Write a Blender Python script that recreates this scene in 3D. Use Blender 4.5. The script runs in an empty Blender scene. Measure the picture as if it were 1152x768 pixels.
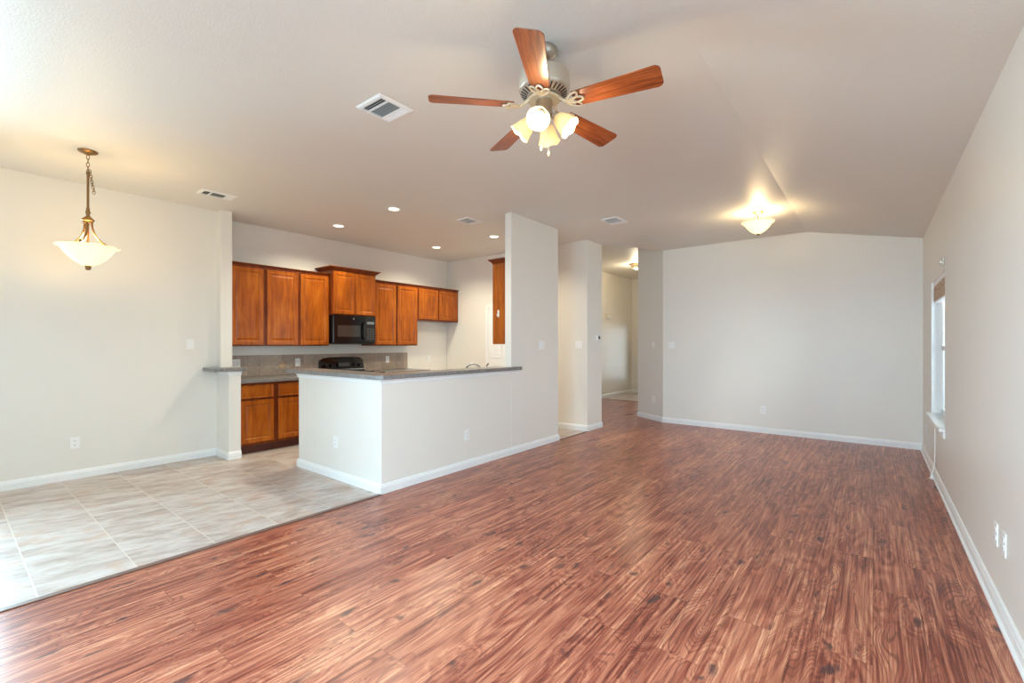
import bpy, bmesh, math, random
from mathutils import Vector, Matrix
random.seed(7)
S = bpy.context.scene
COL = S.collection
PI = math.pi
CEIL = 2.97
HCEIL = 3.16

# ------------------------------------------------------------------ camera, world, light, exposure
cd = bpy.data.cameras.new('camera'); cam = bpy.data.objects.new('camera', cd); COL.objects.link(cam)
cd.sensor_fit = 'HORIZONTAL'; cd.sensor_width = 36.0; cd.lens = 16.0
cd.shift_y = 3.0 / 1152.0
cd.clip_start = 0.02
cam.location = (0, 0, 1.35)
cam.rotation_euler = (PI / 2, 0, math.atan(406 / 512))
S.camera = cam

w = bpy.data.worlds.new('sky'); S.world = w; w.use_nodes = True
bg = w.node_tree.nodes['Background']
bg.inputs['Color'].default_value = (0.86, 0.93, 1.0, 1); bg.inputs['Strength'].default_value = 0.3

def area(name, loc, rot, sx, sy, power, color, spread=PI):
    l = bpy.data.lights.new(name, 'AREA'); l.shape = 'RECTANGLE'; l.size = sx; l.size_y = sy
    l.energy = power; l.color = color; l.spread = spread
    o = bpy.data.objects.new(name, l); COL.objects.link(o); o.location = loc; o.rotation_euler = rot
    return o
# daylight through glazed back-wall openings and the right-hand window, plus added fill lamps
SPREAD = math.radians(125)
TILT = math.radians(62)      # sky light comes in from above, so it falls slightly downwards
area('daylight_patio_door', (-4.2, -2.05, 1.25), (TILT, 0, 0), 2.8, 2.2, 7, (0.55, 0.80, 1.0), SPREAD)
area('daylight_back_window', (-0.9, -2.05, 1.35), (TILT, 0, 0), 2.6, 2.0, 106, (0.56, 0.82, 1.0), SPREAD)
area('added_fill_near_right', (1.15, 1.20, 1.35), (0, math.radians(74), 0), 1.5, 1.9, 17, (0.60, 0.87, 1.0), math.radians(110))  # added fill from an unseen right-wall window, brightens bar front and partition
area('added_fill_dining_side', (-7.0, -0.45, 1.62), (0, -math.radians(80), 0), 1.3, 1.2, 84, (0.58, 0.86, 1.0), math.radians(108))  # added fill from an unseen left-wall window, brightens the right wall
area('daylight_side_window', (1.5, 5.35, 1.55), (0, math.radians(75), 0), 1.7, 3.0, 112, (0.73, 0.92, 1.0))
area('daylight_entry_glass', (-4.5, 12.35, 1.1), (PI / 2, 0, PI), 1.2, 1.6, 9, (0.70, 0.90, 1.0))

S.view_settings.view_transform = 'Standard'; S.view_settings.look = 'None'
S.view_settings.gamma = 1.0; S.view_settings.use_curve_mapping = False
S.view_settings.exposure = 0.90
cy = S.cycles
cy.use_denoising = True
cy.max_bounces = 12; cy.diffuse_bounces = 9; cy.glossy_bounces = 4; cy.transmission_bounces = 8
cy.sample_clamp_indirect = 6.0
cy.caustics_reflective = False; cy.caustics_refractive = False

# ------------------------------------------------------------------ node materials
def srgb(r, g, b):
    f = lambda c: (c / 255 / 12.92) if c / 255 <= 0.04045 else ((c / 255 + 0.055) / 1.055) ** 2.4
    return (f(r), f(g), f(b), 1)

class NT:
    def __init__(s, name):
        s.m = bpy.data.materials.new(name); s.m.use_nodes = True; s.t = s.m.node_tree
        s.b = s.t.nodes['Principled BSDF']; s.out = s.t.nodes['Material Output']
    def n(s, typ, **kw):
        o = s.t.nodes.new(typ)
        for k, v in kw.items(): setattr(o, k, v)
        return o
    def put(s, sock, v):
        if v is None: return
        if hasattr(v, 'is_output') or isinstance(v, bpy.types.NodeSocket): s.t.links.new(v, sock)
        else: sock.default_value = v
    def math(s, op, a, b=None, c=None):
        o = s.n('ShaderNodeMath', operation=op)
        s.put(o.inputs[0], a); s.put(o.inputs[1], b); s.put(o.inputs[2], c)
        return o.outputs[0]
    def pos(s): return s.n('ShaderNodeNewGeometry').outputs['Position']
    def objco(s): return s.n('ShaderNodeTexCoord').outputs['Object']
    def sep(s, v):
        o = s.n('ShaderNodeSeparateXYZ'); s.put(o.inputs[0], v); return o.outputs
    def comb(s, x=0.0, y=0.0, z=0.0):
        o = s.n('ShaderNodeCombineXYZ'); s.put(o.inputs[0], x); s.put(o.inputs[1], y); s.put(o.inputs[2], z); return o.outputs[0]
    def scale(s, v, sc):
        o = s.n('ShaderNodeVectorMath', operation='MULTIPLY'); s.put(o.inputs[0], v); o.inputs[1].default_value = sc; return o.outputs[0]
    def noise(s, v, scale=1.0, detail=2.0, rough=0.5, dist=0.0):
        o = s.n('ShaderNodeTexNoise'); s.put(o.inputs['Vector'], v); o.inputs['Scale'].default_value = scale
        o.inputs['Detail'].default_value = detail; o.inputs['Roughness'].default_value = rough; o.inputs['Distortion'].default_value = dist
        return o.outputs[0]
    def ramp(s, f, stops, interp='LINEAR'):
        o = s.n('ShaderNodeValToRGB'); s.put(o.inputs[0], f); e = o.color_ramp.elements; o.color_ramp.interpolation = interp
        while len(e) < len(stops): e.new(0.5)
        for i, (p, c) in enumerate(stops): e[i].position = p; e[i].color = c
        return o.outputs[0]
    def mix(s, f, a, b, mode='MIX'):
        o = s.n('ShaderNodeMix', data_type='RGBA', blend_type=mode)
        s.put(o.inputs[0], f); s.put(o.inputs[6], a); s.put(o.inputs[7], b); return o.outputs[2]
    def smooth(s, v, a, b):
        o = s.n('ShaderNodeMapRange', interpolation_type='SMOOTHSTEP'); s.put(o.inputs[0], v)
        o.inputs[1].default_value = a; o.inputs[2].default_value = b; return o.outputs[0]
    def bump(s, h, strength=0.2, dist=0.01):
        o = s.n('ShaderNodeBump'); s.put(o.inputs['Height'], h); o.inputs['Strength'].default_value = strength
        o.inputs['Distance'].default_value = dist; s.t.links.new(o.outputs[0], s.b.inputs['Normal'])
    def set(s, col=None, rough=None, metal=None, spec=None):
        s.put(s.b.inputs['Base Color'], col); s.put(s.b.inputs['Roughness'], rough)
        s.put(s.b.inputs['Metallic'], metal); s.put(s.b.inputs['Specular IOR Level'], spec)
        return s.m

def m_plain(name, col, rough=0.5, metal=0.0, spec=0.5, var=0.04):
    t = NT(name); n = t.noise(t.pos(), 30, 2)
    lo = tuple(c * (1 - var) for c in col[:3]) + (1,); hi = tuple(min(1, c * (1 + var)) for c in col[:3]) + (1,)
    return t.set(t.mix(n, lo, hi), rough, metal, spec)

def m_wall(name, col, rough, bump=0.12, spec=0.5):
    t = NT(name); p = t.pos()
    n = t.noise(p, 1.3, 3)
    c = t.mix(n, tuple(x * 0.975 for x in col[:3]) + (1,), tuple(min(1, x * 1.02) for x in col[:3]) + (1,))
    t.bump(t.noise(p, 95, 3, 0.55), bump, 0.006)
    return t.set(c, rough, 0.0, spec)

M = {}
M['wall'] = m_wall('wall_paint', srgb(231, 228, 221), 0.36, 0.16)
M['ceil'] = m_wall('ceiling_paint', srgb(228, 225, 217), 0.5, 0.26)
M['trim'] = m_plain('trim_white', srgb(236, 238, 238), 0.3)
M['white'] = m_plain('white_plastic', srgb(240, 241, 240), 0.3)
M['slot'] = m_plain('dark_slot', srgb(40, 38, 36), 0.6)
M['black'] = m_plain('black_enamel', srgb(14, 14, 15), 0.12)
M['blackmat'] = m_plain('black_plastic', srgb(24, 24, 26), 0.35)
M['glassdark'] = m_plain('dark_glass', srgb(52, 50, 48), 0.06, 0, 0.8)
M['keys'] = m_plain('grey_keys', srgb(70, 70, 72), 0.4)
M['motor'] = m_plain('satin_motor_metal', srgb(206, 196, 180), 0.35, 0.55)
M['nickel'] = m_plain('brushed_nickel', srgb(190, 182, 170), 0.28, 1.0)
M['chrome'] = m_plain('chrome', srgb(200, 200, 200), 0.12, 1.0)
M['bronze'] = m_plain('aged_bronze', srgb(150, 116, 78), 0.38, 1.0)
M['brass'] = m_plain('pale_brass', srgb(205, 165, 105), 0.3, 1.0)
M['iron'] = m_plain('white_blade_iron', srgb(225, 210, 180), 0.35, 0.3)
M['steel'] = m_plain('sink_steel', srgb(150, 150, 150), 0.3, 1.0)
M['valance'] = None

def m_cabinet(name, a, b, c, rough=0.3):
    t = NT(name); p = t.pos()
    n1 = t.noise(t.scale(p, (9, 9, 1.1)), 2.0, 3, 0.55, 0.4)
    n2 = t.noise(t.scale(p, (60, 60, 4)), 2.0, 3, 0.6)
    n3 = t.noise(p, 3.0, 3)
    v = t.math('ADD', t.math('MULTIPLY', n1, 0.55), t.math('ADD', t.math('MULTIPLY', n2, 0.2), t.math('MULTIPLY', n3, 0.25)))
    col = t.ramp(v, [(0.32, a), (0.5, b), (0.68, c)])
    t.bump(n2, 0.05, 0.002)
    return t.set(col, rough, 0, 0.3)
M['cab'] = m_cabinet('cabinet_maple', srgb(112, 50, 10), srgb(158, 80, 16), srgb(186, 106, 28))
M['cabframe'] = m_cabinet('cabinet_frame_maple', srgb(90, 36, 12), srgb(116, 50, 15), srgb(138, 66, 22))

def m_blade():
    t = NT('fan_blade_wood'); p = t.objco()
    n = t.noise(t.scale(p, (2.2, 42, 10)), 2.0, 4, 0.6, 0.5)
    col = t.ramp(n, [(0.3, srgb(88, 38, 18)), (0.5, srgb(142, 72, 36)), (0.7, srgb(176, 100, 56))])
    return t.set(col, 0.3, 0, 0.5)
M['blade'] = m_blade()

def m_floor():
    t = NT('red_laminate_planks'); p = t.pos(); x, y, z = t.sep(p)
    br = t.n('ShaderNodeTexBrick'); t.t.links.new(t.comb(y, x, 0.0), br.inputs['Vector'])
    br.offset = 0.37; br.offset_frequency = 2; br.squash = 1
    for k, v in (('Scale', 1.0), ('Mortar Size', 0.0012), ('Mortar Smooth', 0.1), ('Bias', 0.0), ('Brick Width', 1.22), ('Row Height', 0.19)):
        br.inputs[k].default_value = v
    br.inputs['Color1'].default_value = (0, 0, 0, 1); br.inputs['Color2'].default_value = (1, 1, 1, 1); br.inputs['Mortar'].default_value = (0.5, 0.5, 0.5, 1)
    r = t.math('MULTIPLY', br.outputs['Color'], 1.0)
    off = t.math('MULTIPLY', r, 53.0)
    xo = t.math('ADD', x, off)
    # plank figure: contour lines of a stretched field, pulled into rings round knots
    def st(kx, ky): return t.comb(t.math('MULTIPLY', xo, kx), t.math('MULTIPLY', y, ky), off)
    wob = t.noise(st(1.0, 1.0), 7.0, 2)
    vo = t.n('ShaderNodeTexVoronoi', voronoi_dimensions='2D', feature='F1')
    t.t.links.new(t.comb(t.math('ADD', t.math('MULTIPLY', xo, 5.6), t.math('MULTIPLY', wob, 0.5)), t.math('ADD', t.math('MULTIPLY', y, 2.4), t.math('MULTIPLY', wob, 0.5)), 0.0), vo.inputs['Vector'])
    vo.inputs['Scale'].default_value = 1.0; vo.inputs['Randomness'].default_value = 1.0
    d = t.math('ADD', vo.outputs['Distance'], t.math('MULTIPLY', t.math('SUBTRACT', t.noise(st(40.0, 10.0), 1.0, 4, 0.65), 0.5), 0.42))
    keep = t.smooth(t.sep(vo.outputs['Color'])[0], 0.40, 0.75)
    halo = t.math('MULTIPLY', t.math('SUBTRACT', 1.0, t.smooth(d, 0.0, 0.55)), keep)
    core = t.math('MULTIPLY', t.math('SUBTRACT', 1.0, t.smooth(d, 0.0, 0.15)), keep)
    n1 = t.noise(st(6.4, 1.15), 1.0, 1.2, 0.4, 0.25)
    fld = t.math('ADD', n1, t.math('MULTIPLY', halo, 0.30))
    fine = t.noise(st(150.0, 3.5), 1.0, 3, 0.6)
    streak = t.noise(st(64.0, 1.3), 1.0, 4, 0.62, 0.15)
    patch = t.noise(st(4.0, 1.3), 1.0, 2, 0.5)
    s1 = t.math('SINE', t.math('ADD', t.math('MULTIPLY', fld, 270.0), t.math('MULTIPLY', streak, 4.0)))
    s2 = t.math('SINE', t.math('MULTIPLY', fld, 47.0))
    v = t.math('ADD', t.math('MULTIPLY', streak, 0.50), t.math('ADD', t.math('MULTIPLY', fine, 0.30), t.math('MULTIPLY', patch, 0.20)))
    v = t.math('ADD', v, t.math('ADD', t.math('MULTIPLY', s2, 0.035), t.math('MULTIPLY', t.math('SUBTRACT', r, 0.5), 0.03)))
    base = t.ramp(v, [(0.36, srgb(96, 46, 38)), (0.44, srgb(140, 72, 56)), (0.50, srgb(167, 98, 76)), (0.56, srgb(188, 120, 93)), (0.64, srgb(216, 156, 122))])
    lines = t.smooth(s1, 0.30, 1.0)
    lmask = t.smooth(t.noise(st(3.0, 1.0), 1.0, 2), 0.38, 0.66)
    la = t.math('MULTIPLY', lines, t.math('ADD', 0.14, t.math('MULTIPLY', lmask, 0.50)))
    base = t.mix(la, base, srgb(88, 44, 36))
    smear = t.math('MULTIPLY', t.smooth(t.noise(st(34.0, 3.0), 1.0, 4, 0.65, 0.4), 0.57, 0.72), 0.50)
    base = t.mix(smear, base, srgb(82, 54, 54))
    kn = t.math('MULTIPLY', core, t.math('ADD', 0.6, t.math('MULTIPLY', wob, 0.8)))
    base = t.mix(t.math('MINIMUM', kn, 0.85), base, srgb(70, 48, 50))
    base = t.mix(t.math('MULTIPLY', br.outputs['Fac'], 0.55), base, srgb(96, 54, 42))
    t.bump(t.math('SUBTRACT', t.math('MULTIPLY', fine, 0.3), br.outputs['Fac']), 0.05, 0.002)
    rr = t.math('ADD', 0.25, t.math('MULTIPLY', patch, 0.08))
    return t.set(base, rr, 0, 0.42)
M['floor'] = m_floor()

def m_tile():
    t = NT('stone_look_floor_tile'); p = t.pos(); x, y, z = t.sep(p)
    br = t.n('ShaderNodeTexBrick'); t.t.links.new(t.comb(t.math('ADD', x, 4.19 + 8.4), t.math('SUBTRACT', y, 0.33 - 8.4), 0.0), br.inputs['Vector'])
    br.offset = 0.0; br.squash = 1
    for k, v in (('Scale', 1.0), ('Mortar Size', 0.0035), ('Mortar Smooth', 0.2), ('Bias', 0.0), ('Brick Width', 0.42), ('Row Height', 0.42)):
        br.inputs[k].default_value = v
    br.inputs['Color1'].default_value = (0, 0, 0, 1); br.inputs['Color2'].default_value = (1, 1, 1, 1)
    r = t.math('MULTIPLY', br.outputs['Color'], 1.0); off = t.math('MULTIPLY', r, 41.0)
    q = t.comb(t.math('ADD', t.math('MULTIPLY', x, 3.2), t.math('MULTIPLY', y, -0.8)), t.math('MULTIPLY', y, 1.0), off)
    n1 = t.noise(q, 2.3, 6, 0.62, 0.9)
    n2 = t.noise(t.comb(x, y, off), 5.0, 4, 0.6)
    n3 = t.noise(q, 8, 5, 0.65, 0.6)
    v = t.math('ADD', t.math('MULTIPLY', n1, 0.65), t.math('MULTIPLY', n3, 0.35))
    base = t.ramp(v, [(0.34, srgb(152, 134, 124)), (0.46, srgb(180, 166, 158)), (0.55, srgb(196, 187, 182)), (0.68, srgb(206, 200, 198))])
    base = t.mix(t.math('MULTIPLY', t.smooth(n2, 0.5, 0.72), 0.55), base, srgb(192, 152, 128))
    base = t.mix(br.outputs['Fac'], base, srgb(206, 198, 186))
    t.bump(t.math('SUBTRACT', t.math('MULTIPLY', n3, 0.4), br.outputs['Fac']), 0.15, 0.004)
    return t.set(base, 0.38, 0, 0.45)
M['tile'] = m_tile()

def m_backsplash():
    t = NT('backsplash_tile'); p = t.pos(); x, y, z = t.sep(p)
    yy = t.math('ADD', t.math('SUBTRACT', y, 2.74), 30.0 * 0.1525); zz = t.math('ADD', t.math('SUBTRACT', z, 1.052), 10 * 0.1525)
    def edge(v, per):
        f = t.math('MODULO', v, per); return t.math('MINIMUM', f, t.math('SUBTRACT', per, f))
    g = t.math('MINIMUM', edge(yy, 0.1525), edge(zz, 0.1525))
    grout = t.math('SUBTRACT', 1.0, t.smooth(g, 0.0008, 0.0028))
    dia = t.math('ADD', edge(yy, 0.61), t.math('ABSOLUTE', t.math('SUBTRACT', z, 1.052)))
    ind = t.math('SUBTRACT', 1.0, t.smooth(dia, 0.054, 0.056))
    ring = t.math('SUBTRACT', 1.0, t.smooth(t.math('ABSOLUTE', t.math('SUBTRACT', dia, 0.057)), 0.0015, 0.004))
    cell = t.n('ShaderNodeTexWhiteNoise', noise_dimensions='2D')
    t.t.links.new(t.comb(t.math('FLOOR', t.math('DIVIDE', yy, 0.1525)), t.math('FLOOR', t.math('DIVIDE', zz, 0.1525)), 0.0), cell.inputs['Vector'])
    n = t.noise(p, 22, 5, 0.6); n2 = t.noise(p, 7, 3)
    v = t.math('ADD', t.math('MULTIPLY', n, 0.5), t.math('ADD', t.math('MULTIPLY', n2, 0.3), t.math('MULTIPLY', cell.outputs['Value'], 0.2)))
    base = t.ramp(v, [(0.3, srgb(146, 130, 116)), (0.5, srgb(170, 154, 140)), (0.72, srgb(192, 172, 152))])
    base = t.mix(grout, base, srgb(128, 116, 106))
    base = t.mix(ind, base, t.mix(n, srgb(178, 146, 116), srgb(206, 174, 142)))
    base = t.mix(ring, base, srgb(140, 124, 110))
    return t.set(base, 0.35, 0, 0.5)
M['splash'] = m_backsplash()

def m_laminate():
    t = NT('speckled_grey_laminate'); p = t.pos()
    n = t.noise(p, 260, 3, 0.7); n2 = t.noise(p, 70, 3, 0.6)
    v = t.math('ADD', t.math('MULTIPLY', n, 0.7), t.math('MULTIPLY', n2, 0.3))
    return t.set(t.ramp(v, [(0.36, srgb(62, 60, 62)), (0.48, srgb(116, 114, 114)), (0.58, srgb(150, 146, 142)), (0.68, srgb(186, 180, 174))]), 0.28, 0, 0.5)
M['laminate'] = m_laminate()

def m_shade(name, col, em, trans=0.6):
    t = NT(name); nd = t.t.nodes; L = t.t.links
    n = t.noise(t.pos(), 26, 3, 0.6, 1.5)
    c = t.mix(n, tuple(x * 0.86 for x in col[:3]) + (1,), col)
    tr = t.n('ShaderNodeBsdfTranslucent'); L.new(c, tr.inputs['Color'])
    t.set(c, 0.18, 0, 0.5)
    mx = t.n('ShaderNodeMixShader'); mx.inputs[0].default_value = trans
    L.new(t.b.outputs[0], mx.inputs[1]); L.new(tr.outputs[0], mx.inputs[2])
    e = t.n('ShaderNodeEmission'); L.new(c, e.inputs['Color']); e.inputs['Strength'].default_value = em
    ad = t.n('ShaderNodeAddShader'); L.new(mx.outputs[0], ad.inputs[0]); L.new(e.outputs[0], ad.inputs[1])
    L.new(ad.outputs[0], t.out.inputs['Surface'])
    return t.m
M['alabaster'] = m_shade('alabaster_glass', (0.95, 0.86, 0.58, 1), 0.30)
M['frost'] = m_shade('frosted_glass', (0.82, 0.69, 0.46, 1), 0.10, 0.35)

def m_emit(name, col, s):
    t = NT(name); e = t.n('ShaderNodeEmission'); e.inputs['Color'].default_value = col; e.inputs['Strength'].default_value = s
    t.t.links.new(e.outputs[0], t.out.inputs['Surface']); return t.m
M['bulb'] = m_emit('lit_bulb', (1, 0.86, 0.6, 1), 4.0)
M['can'] = m_emit('lit_downlight', (1, 0.88, 0.66, 1), 3.0)

def m_pane():
    t = NT('window_glass'); tr = t.n('ShaderNodeBsdfTransparent'); gl = t.n('ShaderNodeBsdfGlossy'); gl.inputs['Roughness'].default_value = 0.02
    fr = t.n('ShaderNodeFresnel'); fr.inputs[0].default_value = 1.45
    mx = t.n('ShaderNodeMixShader'); t.t.links.new(fr.outputs[0], mx.inputs[0]); t.t.links.new(tr.outputs[0], mx.inputs[1]); t.t.links.new(gl.outputs[0], mx.inputs[2])
    t.t.links.new(mx.outputs[0], t.out.inputs['Surface']); return t.m
M['pane'] = m_pane()

def m_blind():
    t = NT('woven_blind'); p = t.pos()
    n = t.noise(t.scale(p, (1, 1, 2.5)), 28, 3, 0.6)
    return t.set(t.ramp(n, [(0.4, srgb(176, 150, 132)), (0.52, srgb(210, 190, 170)), (0.64, srgb(236, 222, 206))]), 0.7, 0, 0.3)
M['valance'] = m_blind()

# ------------------------------------------------------------------ mesh helpers
class MB:
    def __init__(s): s.bm = bmesh.new(); s.mi = 0
    def face(s, vs):
        try: f = s.bm.faces.new(vs); f.material_index = s.mi; return f
        except ValueError: return None
    def box(s, x0, x1, y0, y1, z0, z1, mat=None):
        c = [(x, y, z) for z in (z0, z1) for y in (y0, y1) for x in (x0, x1)]
        v = [s.bm.verts.new(Vector(p) if mat is None else mat @ Vector(p)) for p in c]
        for q in ((0, 2, 3, 1), (4, 5, 7, 6), (0, 1, 5, 4), (2, 6, 7, 3), (0, 4, 6, 2), (1, 3, 7, 5)): s.face([v[i] for i in q])
        return s
    def prism(s, poly, z0, z1, mat=None):
        f = (lambda p: Vector(p)) if mat is None else (lambda p: mat @ Vector(p))
        a = [s.bm.verts.new(f((x, y, z0))) for x, y in poly]; b = [s.bm.verts.new(f((x, y, z1))) for x, y in poly]
        n = len(poly); s.face(a[::-1]); s.face(b)
        for i in range(n): s.face([a[i], a[(i + 1) % n], b[(i + 1) % n], b[i]])
        return s
    def lathe(s, prof, c=(0, 0, 0), mat=None, seg=32, wave=None, closed=False):
        rings = []
        T = Matrix.Translation(c) if mat is None else Matrix.Translation(c) @ mat
        for r, z in prof:
            if r < 1e-6: rings.append([s.bm.verts.new(T @ Vector((0, 0, z)))]); continue
            ring = []
            for k in range(seg):
                a = 2 * PI * k / seg; rr, zz = (r, z) if wave is None else wave(r, z, a)
                ring.append(s.bm.verts.new(T @ Vector((rr * math.cos(a), rr * math.sin(a), zz))))
            rings.append(ring)
        prs = list(zip(rings, rings[1:])) + ([(rings[-1], rings[0])] if closed else [])
        for A, B in prs:
            for k in range(seg):
                j = (k + 1) % seg
                if len(A) == 1 and len(B) == 1: break
                if len(A) == 1: s.face([A[0], B[j], B[k]])
                elif len(B) == 1: s.face([A[k], A[j], B[0]])
                else: s.face([A[k], A[j], B[j], B[k]])
        return s
    def tube(s, pts, r, seg=8, closed=False, flat=1.0):
        pts = [Vector(p) for p in pts]; n = len(pts); rings = []
        up = None
        for i, p in enumerate(pts):
            a = pts[(i - 1) % n] if (closed or i) else p; b = pts[(i + 1) % n] if (closed or i < n - 1) else p
            d = (b - a).normalized()
            if up is None: up = d.orthogonal().normalized() if abs(d.z) > 0.9 else (Vector((0, 0, 1)) - d * d.z).normalized()
            else: up = (up - d * up.dot(d)).normalized()
            sd = d.cross(up); rr = r[i] if isinstance(r, (list, tuple)) else r
            rings.append([s.bm.verts.new(p + (up * math.sin(2 * PI * k / seg) * flat + sd * math.cos(2 * PI * k / seg)) * rr) for k in range(seg)])
        prs = list(zip(rings, rings[1:])) + ([(rings[-1], rings[0])] if closed else [])
        for A, B in prs:
            for k in range(seg): s.face([A[k], A[(k + 1) % seg], B[(k + 1) % seg], B[k]])
        if not closed: s.face(rings[0][::-1]); s.face(rings[-1])
        return s
    def sweep(s, path, prof, closed=False):
        """profile of (outward, z) carried along a plan path; outward is to the right of travel"""
        pts = [Vector((p[0], p[1])) for p in path]; n = len(pts); rings = []
        for i in range(n):
            d0 = (pts[i] - pts[i - 1]).normalized() if (i or closed) else (pts[1] - pts[0]).normalized()
            d1 = (pts[(i + 1) % n] - pts[i]).normalized() if (i < n - 1 or closed) else d0
            n0 = Vector((d0.y, -d0.x)); n1 = Vector((d1.y, -d1.x)); m = (n0 + n1).normalized(); m = m / max(0.3, m.dot(n0))
            rings.append([s.bm.verts.new((pts[i].x + m.x * o, pts[i].y + m.y * o, z)) for o, z in prof])
        k = len(prof)
        prs = list(zip(rings, rings[1:])) + ([(rings[-1], rings[0])] if closed else [])
        for A, B in prs:
            for j in range(k): s.face([A[j], B[j], B[(j + 1) % k], A[(j + 1) % k]])
        if not closed: s.face(rings[0]); s.face(rings[-1][::-1])
        return s
    def panel(s, y0, y1, z0, z1, x, t=0.02, fw=0.058, raised=True, sgn=1, mat=None):
        """cabinet door facing +X (sgn 1): framed door with a recessed, softly raised panel"""
        W = y1 - y0
        fw = min(fw, W * 0.22)
        rings = [(0, -t), (0, -0.004), (0.004, 0.0), (fw - 0.012, 0.0), (fw - 0.006, -0.003), (fw, -0.009)]
        if raised: rings += [(fw + 0.004, -0.0095), (fw + 0.03, -0.004)]
        f = (lambda p: Vector(p)) if mat is None else (lambda p: mat @ Vector(p))
        R = []
        for i, d in rings:
            R.append([s.bm.verts.new(f((x + sgn * d, a, b))) for a, b in ((y0 + i, z0 + i), (y1 - i, z0 + i), (y1 - i, z1 - i), (y0 + i, z1 - i))])
        for A, B in zip(R, R[1:]):
            for k in range(4): s.face([A[k], A[(k + 1) % 4], B[(k + 1) % 4], B[k]])
        s.face(R[-1]); s.face(R[0][::-1])
        return s
    def build(s, name, mats, parent=None, smooth=False, bevel=0.0, subsurf=0, local=False):
        bmesh.ops.recalc_face_normals(s.bm, faces=s.bm.faces)
        me = bpy.data.meshes.new(name)
        o = bpy.data.objects.new(name, me)
        if parent is not None:
            o.parent = parent
            if not local:
                org = Vector((0, 0, 0)); q = parent
                while q: org += q.location; q = q.parent
                bmesh.ops.translate(s.bm, verts=s.bm.verts, vec=-org)
        elif not local:
            xs = [v.co for v in s.bm.verts]
            lo = Vector([min(c[i] for c in xs) for i in range(3)]); hi = Vector([max(c[i] for c in xs) for i in range(3)])
            org = Vector(((lo.x + hi.x) / 2, (lo.y + hi.y) / 2, lo.z))
            bmesh.ops.translate(s.bm, verts=s.bm.verts, vec=-org); o.location = org
        s.bm.to_mesh(me); s.bm.free()
        for m in (mats if isinstance(mats, (list, tuple)) else [mats]): me.materials.append(m)
        if smooth:
            for p in me.polygons: p.use_smooth = True
            if hasattr(me, 'set_sharp_from_angle'): me.set_sharp_from_angle(angle=math.radians(38))
        COL.objects.link(o)
        if bevel:
            b = o.modifiers.new('soft_edges', 'BEVEL'); b.width = bevel; b.segments = 2; b.limit_method = 'ANGLE'
        return o

def tag(o, label, cat, group=None):
    o['label'] = label; o['category'] = cat
    if group: o['group'] = group
    return o
def struct(o): o['kind'] = 'structure'; return o
def thing(name, label, cat, loc, group=None):
    o = bpy.data.objects.new(name, None); o.empty_display_size = 0.1; COL.objects.link(o); o.location = loc
    return tag(o, label, cat, group)
def box(name, m, parent, x0, x1, y0, y1, z0, z1, bevel=0.002):
    return MB().box(x0, x1, y0, y1, z0, z1).build(name, m, parent, bevel=bevel)
def copy_tree(o, parent=None):
    c = o.copy(); COL.objects.link(c)
    if parent is not None: c.parent = parent
    for ch in list(o.children): copy_tree(ch, c)
    return c
def lamp(name, loc, power, color, radius=0.03, parent=None, spot=None):
    l = bpy.data.lights.new(name, 'SPOT' if spot else 'POINT'); l.energy = power; l.color = color; l.shadow_soft_size = radius
    if spot: l.spot_size = spot; l.spot_blend = 0.6
    o = bpy.data.objects.new(name, l); COL.objects.link(o)
    if parent is not None:
        o.parent = parent; o.location = Vector(loc) - parent.location
    else: o.location = loc
    return o

# ------------------------------------------------------------------ room shell
YB = -1.30
struct(MB().prism([(-3.455, YB), (0.5, YB), (0.5, 7.8), (-2.85, 7.8), (-3.45, 8.15), (-3.45, 10.2), (-5.3, 10.2), (-5.3, 6.74), (-3.455, 6.74)], -0.06, 0.0).build('floor', M['floor']))
struct(MB().box(-6.6, -3.455, YB, 6.25, -0.06, 0.0).build('floor_kitchen', M['tile']))
struct(MB().box(-5.3, -3.45, 10.2, 12.1, -0.06, 0.0).build('floor_hall', M['tile']))
struct(MB().prism([(-6.75, -1.45), (-0.75, -1.45), (-0.75, 7.95), (-2.76, 7.95), (-3.47, 6.74), (-6.75, 6.74)], CEIL, HCEIL).build('ceiling', M['ceil']))
# sloped strip of ceiling falling to the right-hand wall
rot = Matrix(((0, 0, 0), (0, 0, 0), (0, 0, 0)))
mb = MB()
sl = [(-0.75, CEIL), (0.66, CEIL - 0.27 * 1.41 / 1.25), (0.66, HCEIL), (-0.75, HCEIL)]
a = [mb.bm.verts.new((x, -1.45, z)) for x, z in sl]; b = [mb.bm.verts.new((x, 7.95, z)) for x, z in sl]
mb.face(a[::-1]); mb.face(b)
for i in range(4): mb.face([a[i], a[(i + 1) % 4], b[(i + 1) % 4], b[i]])
struct(mb.build('ceiling_slope', M['ceil']))
struct(MB().box(-5.45, -2.7, 6.74, 12.25, HCEIL, HCEIL + 0.12).build('ceiling_hall', M['ceil']))

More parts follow.
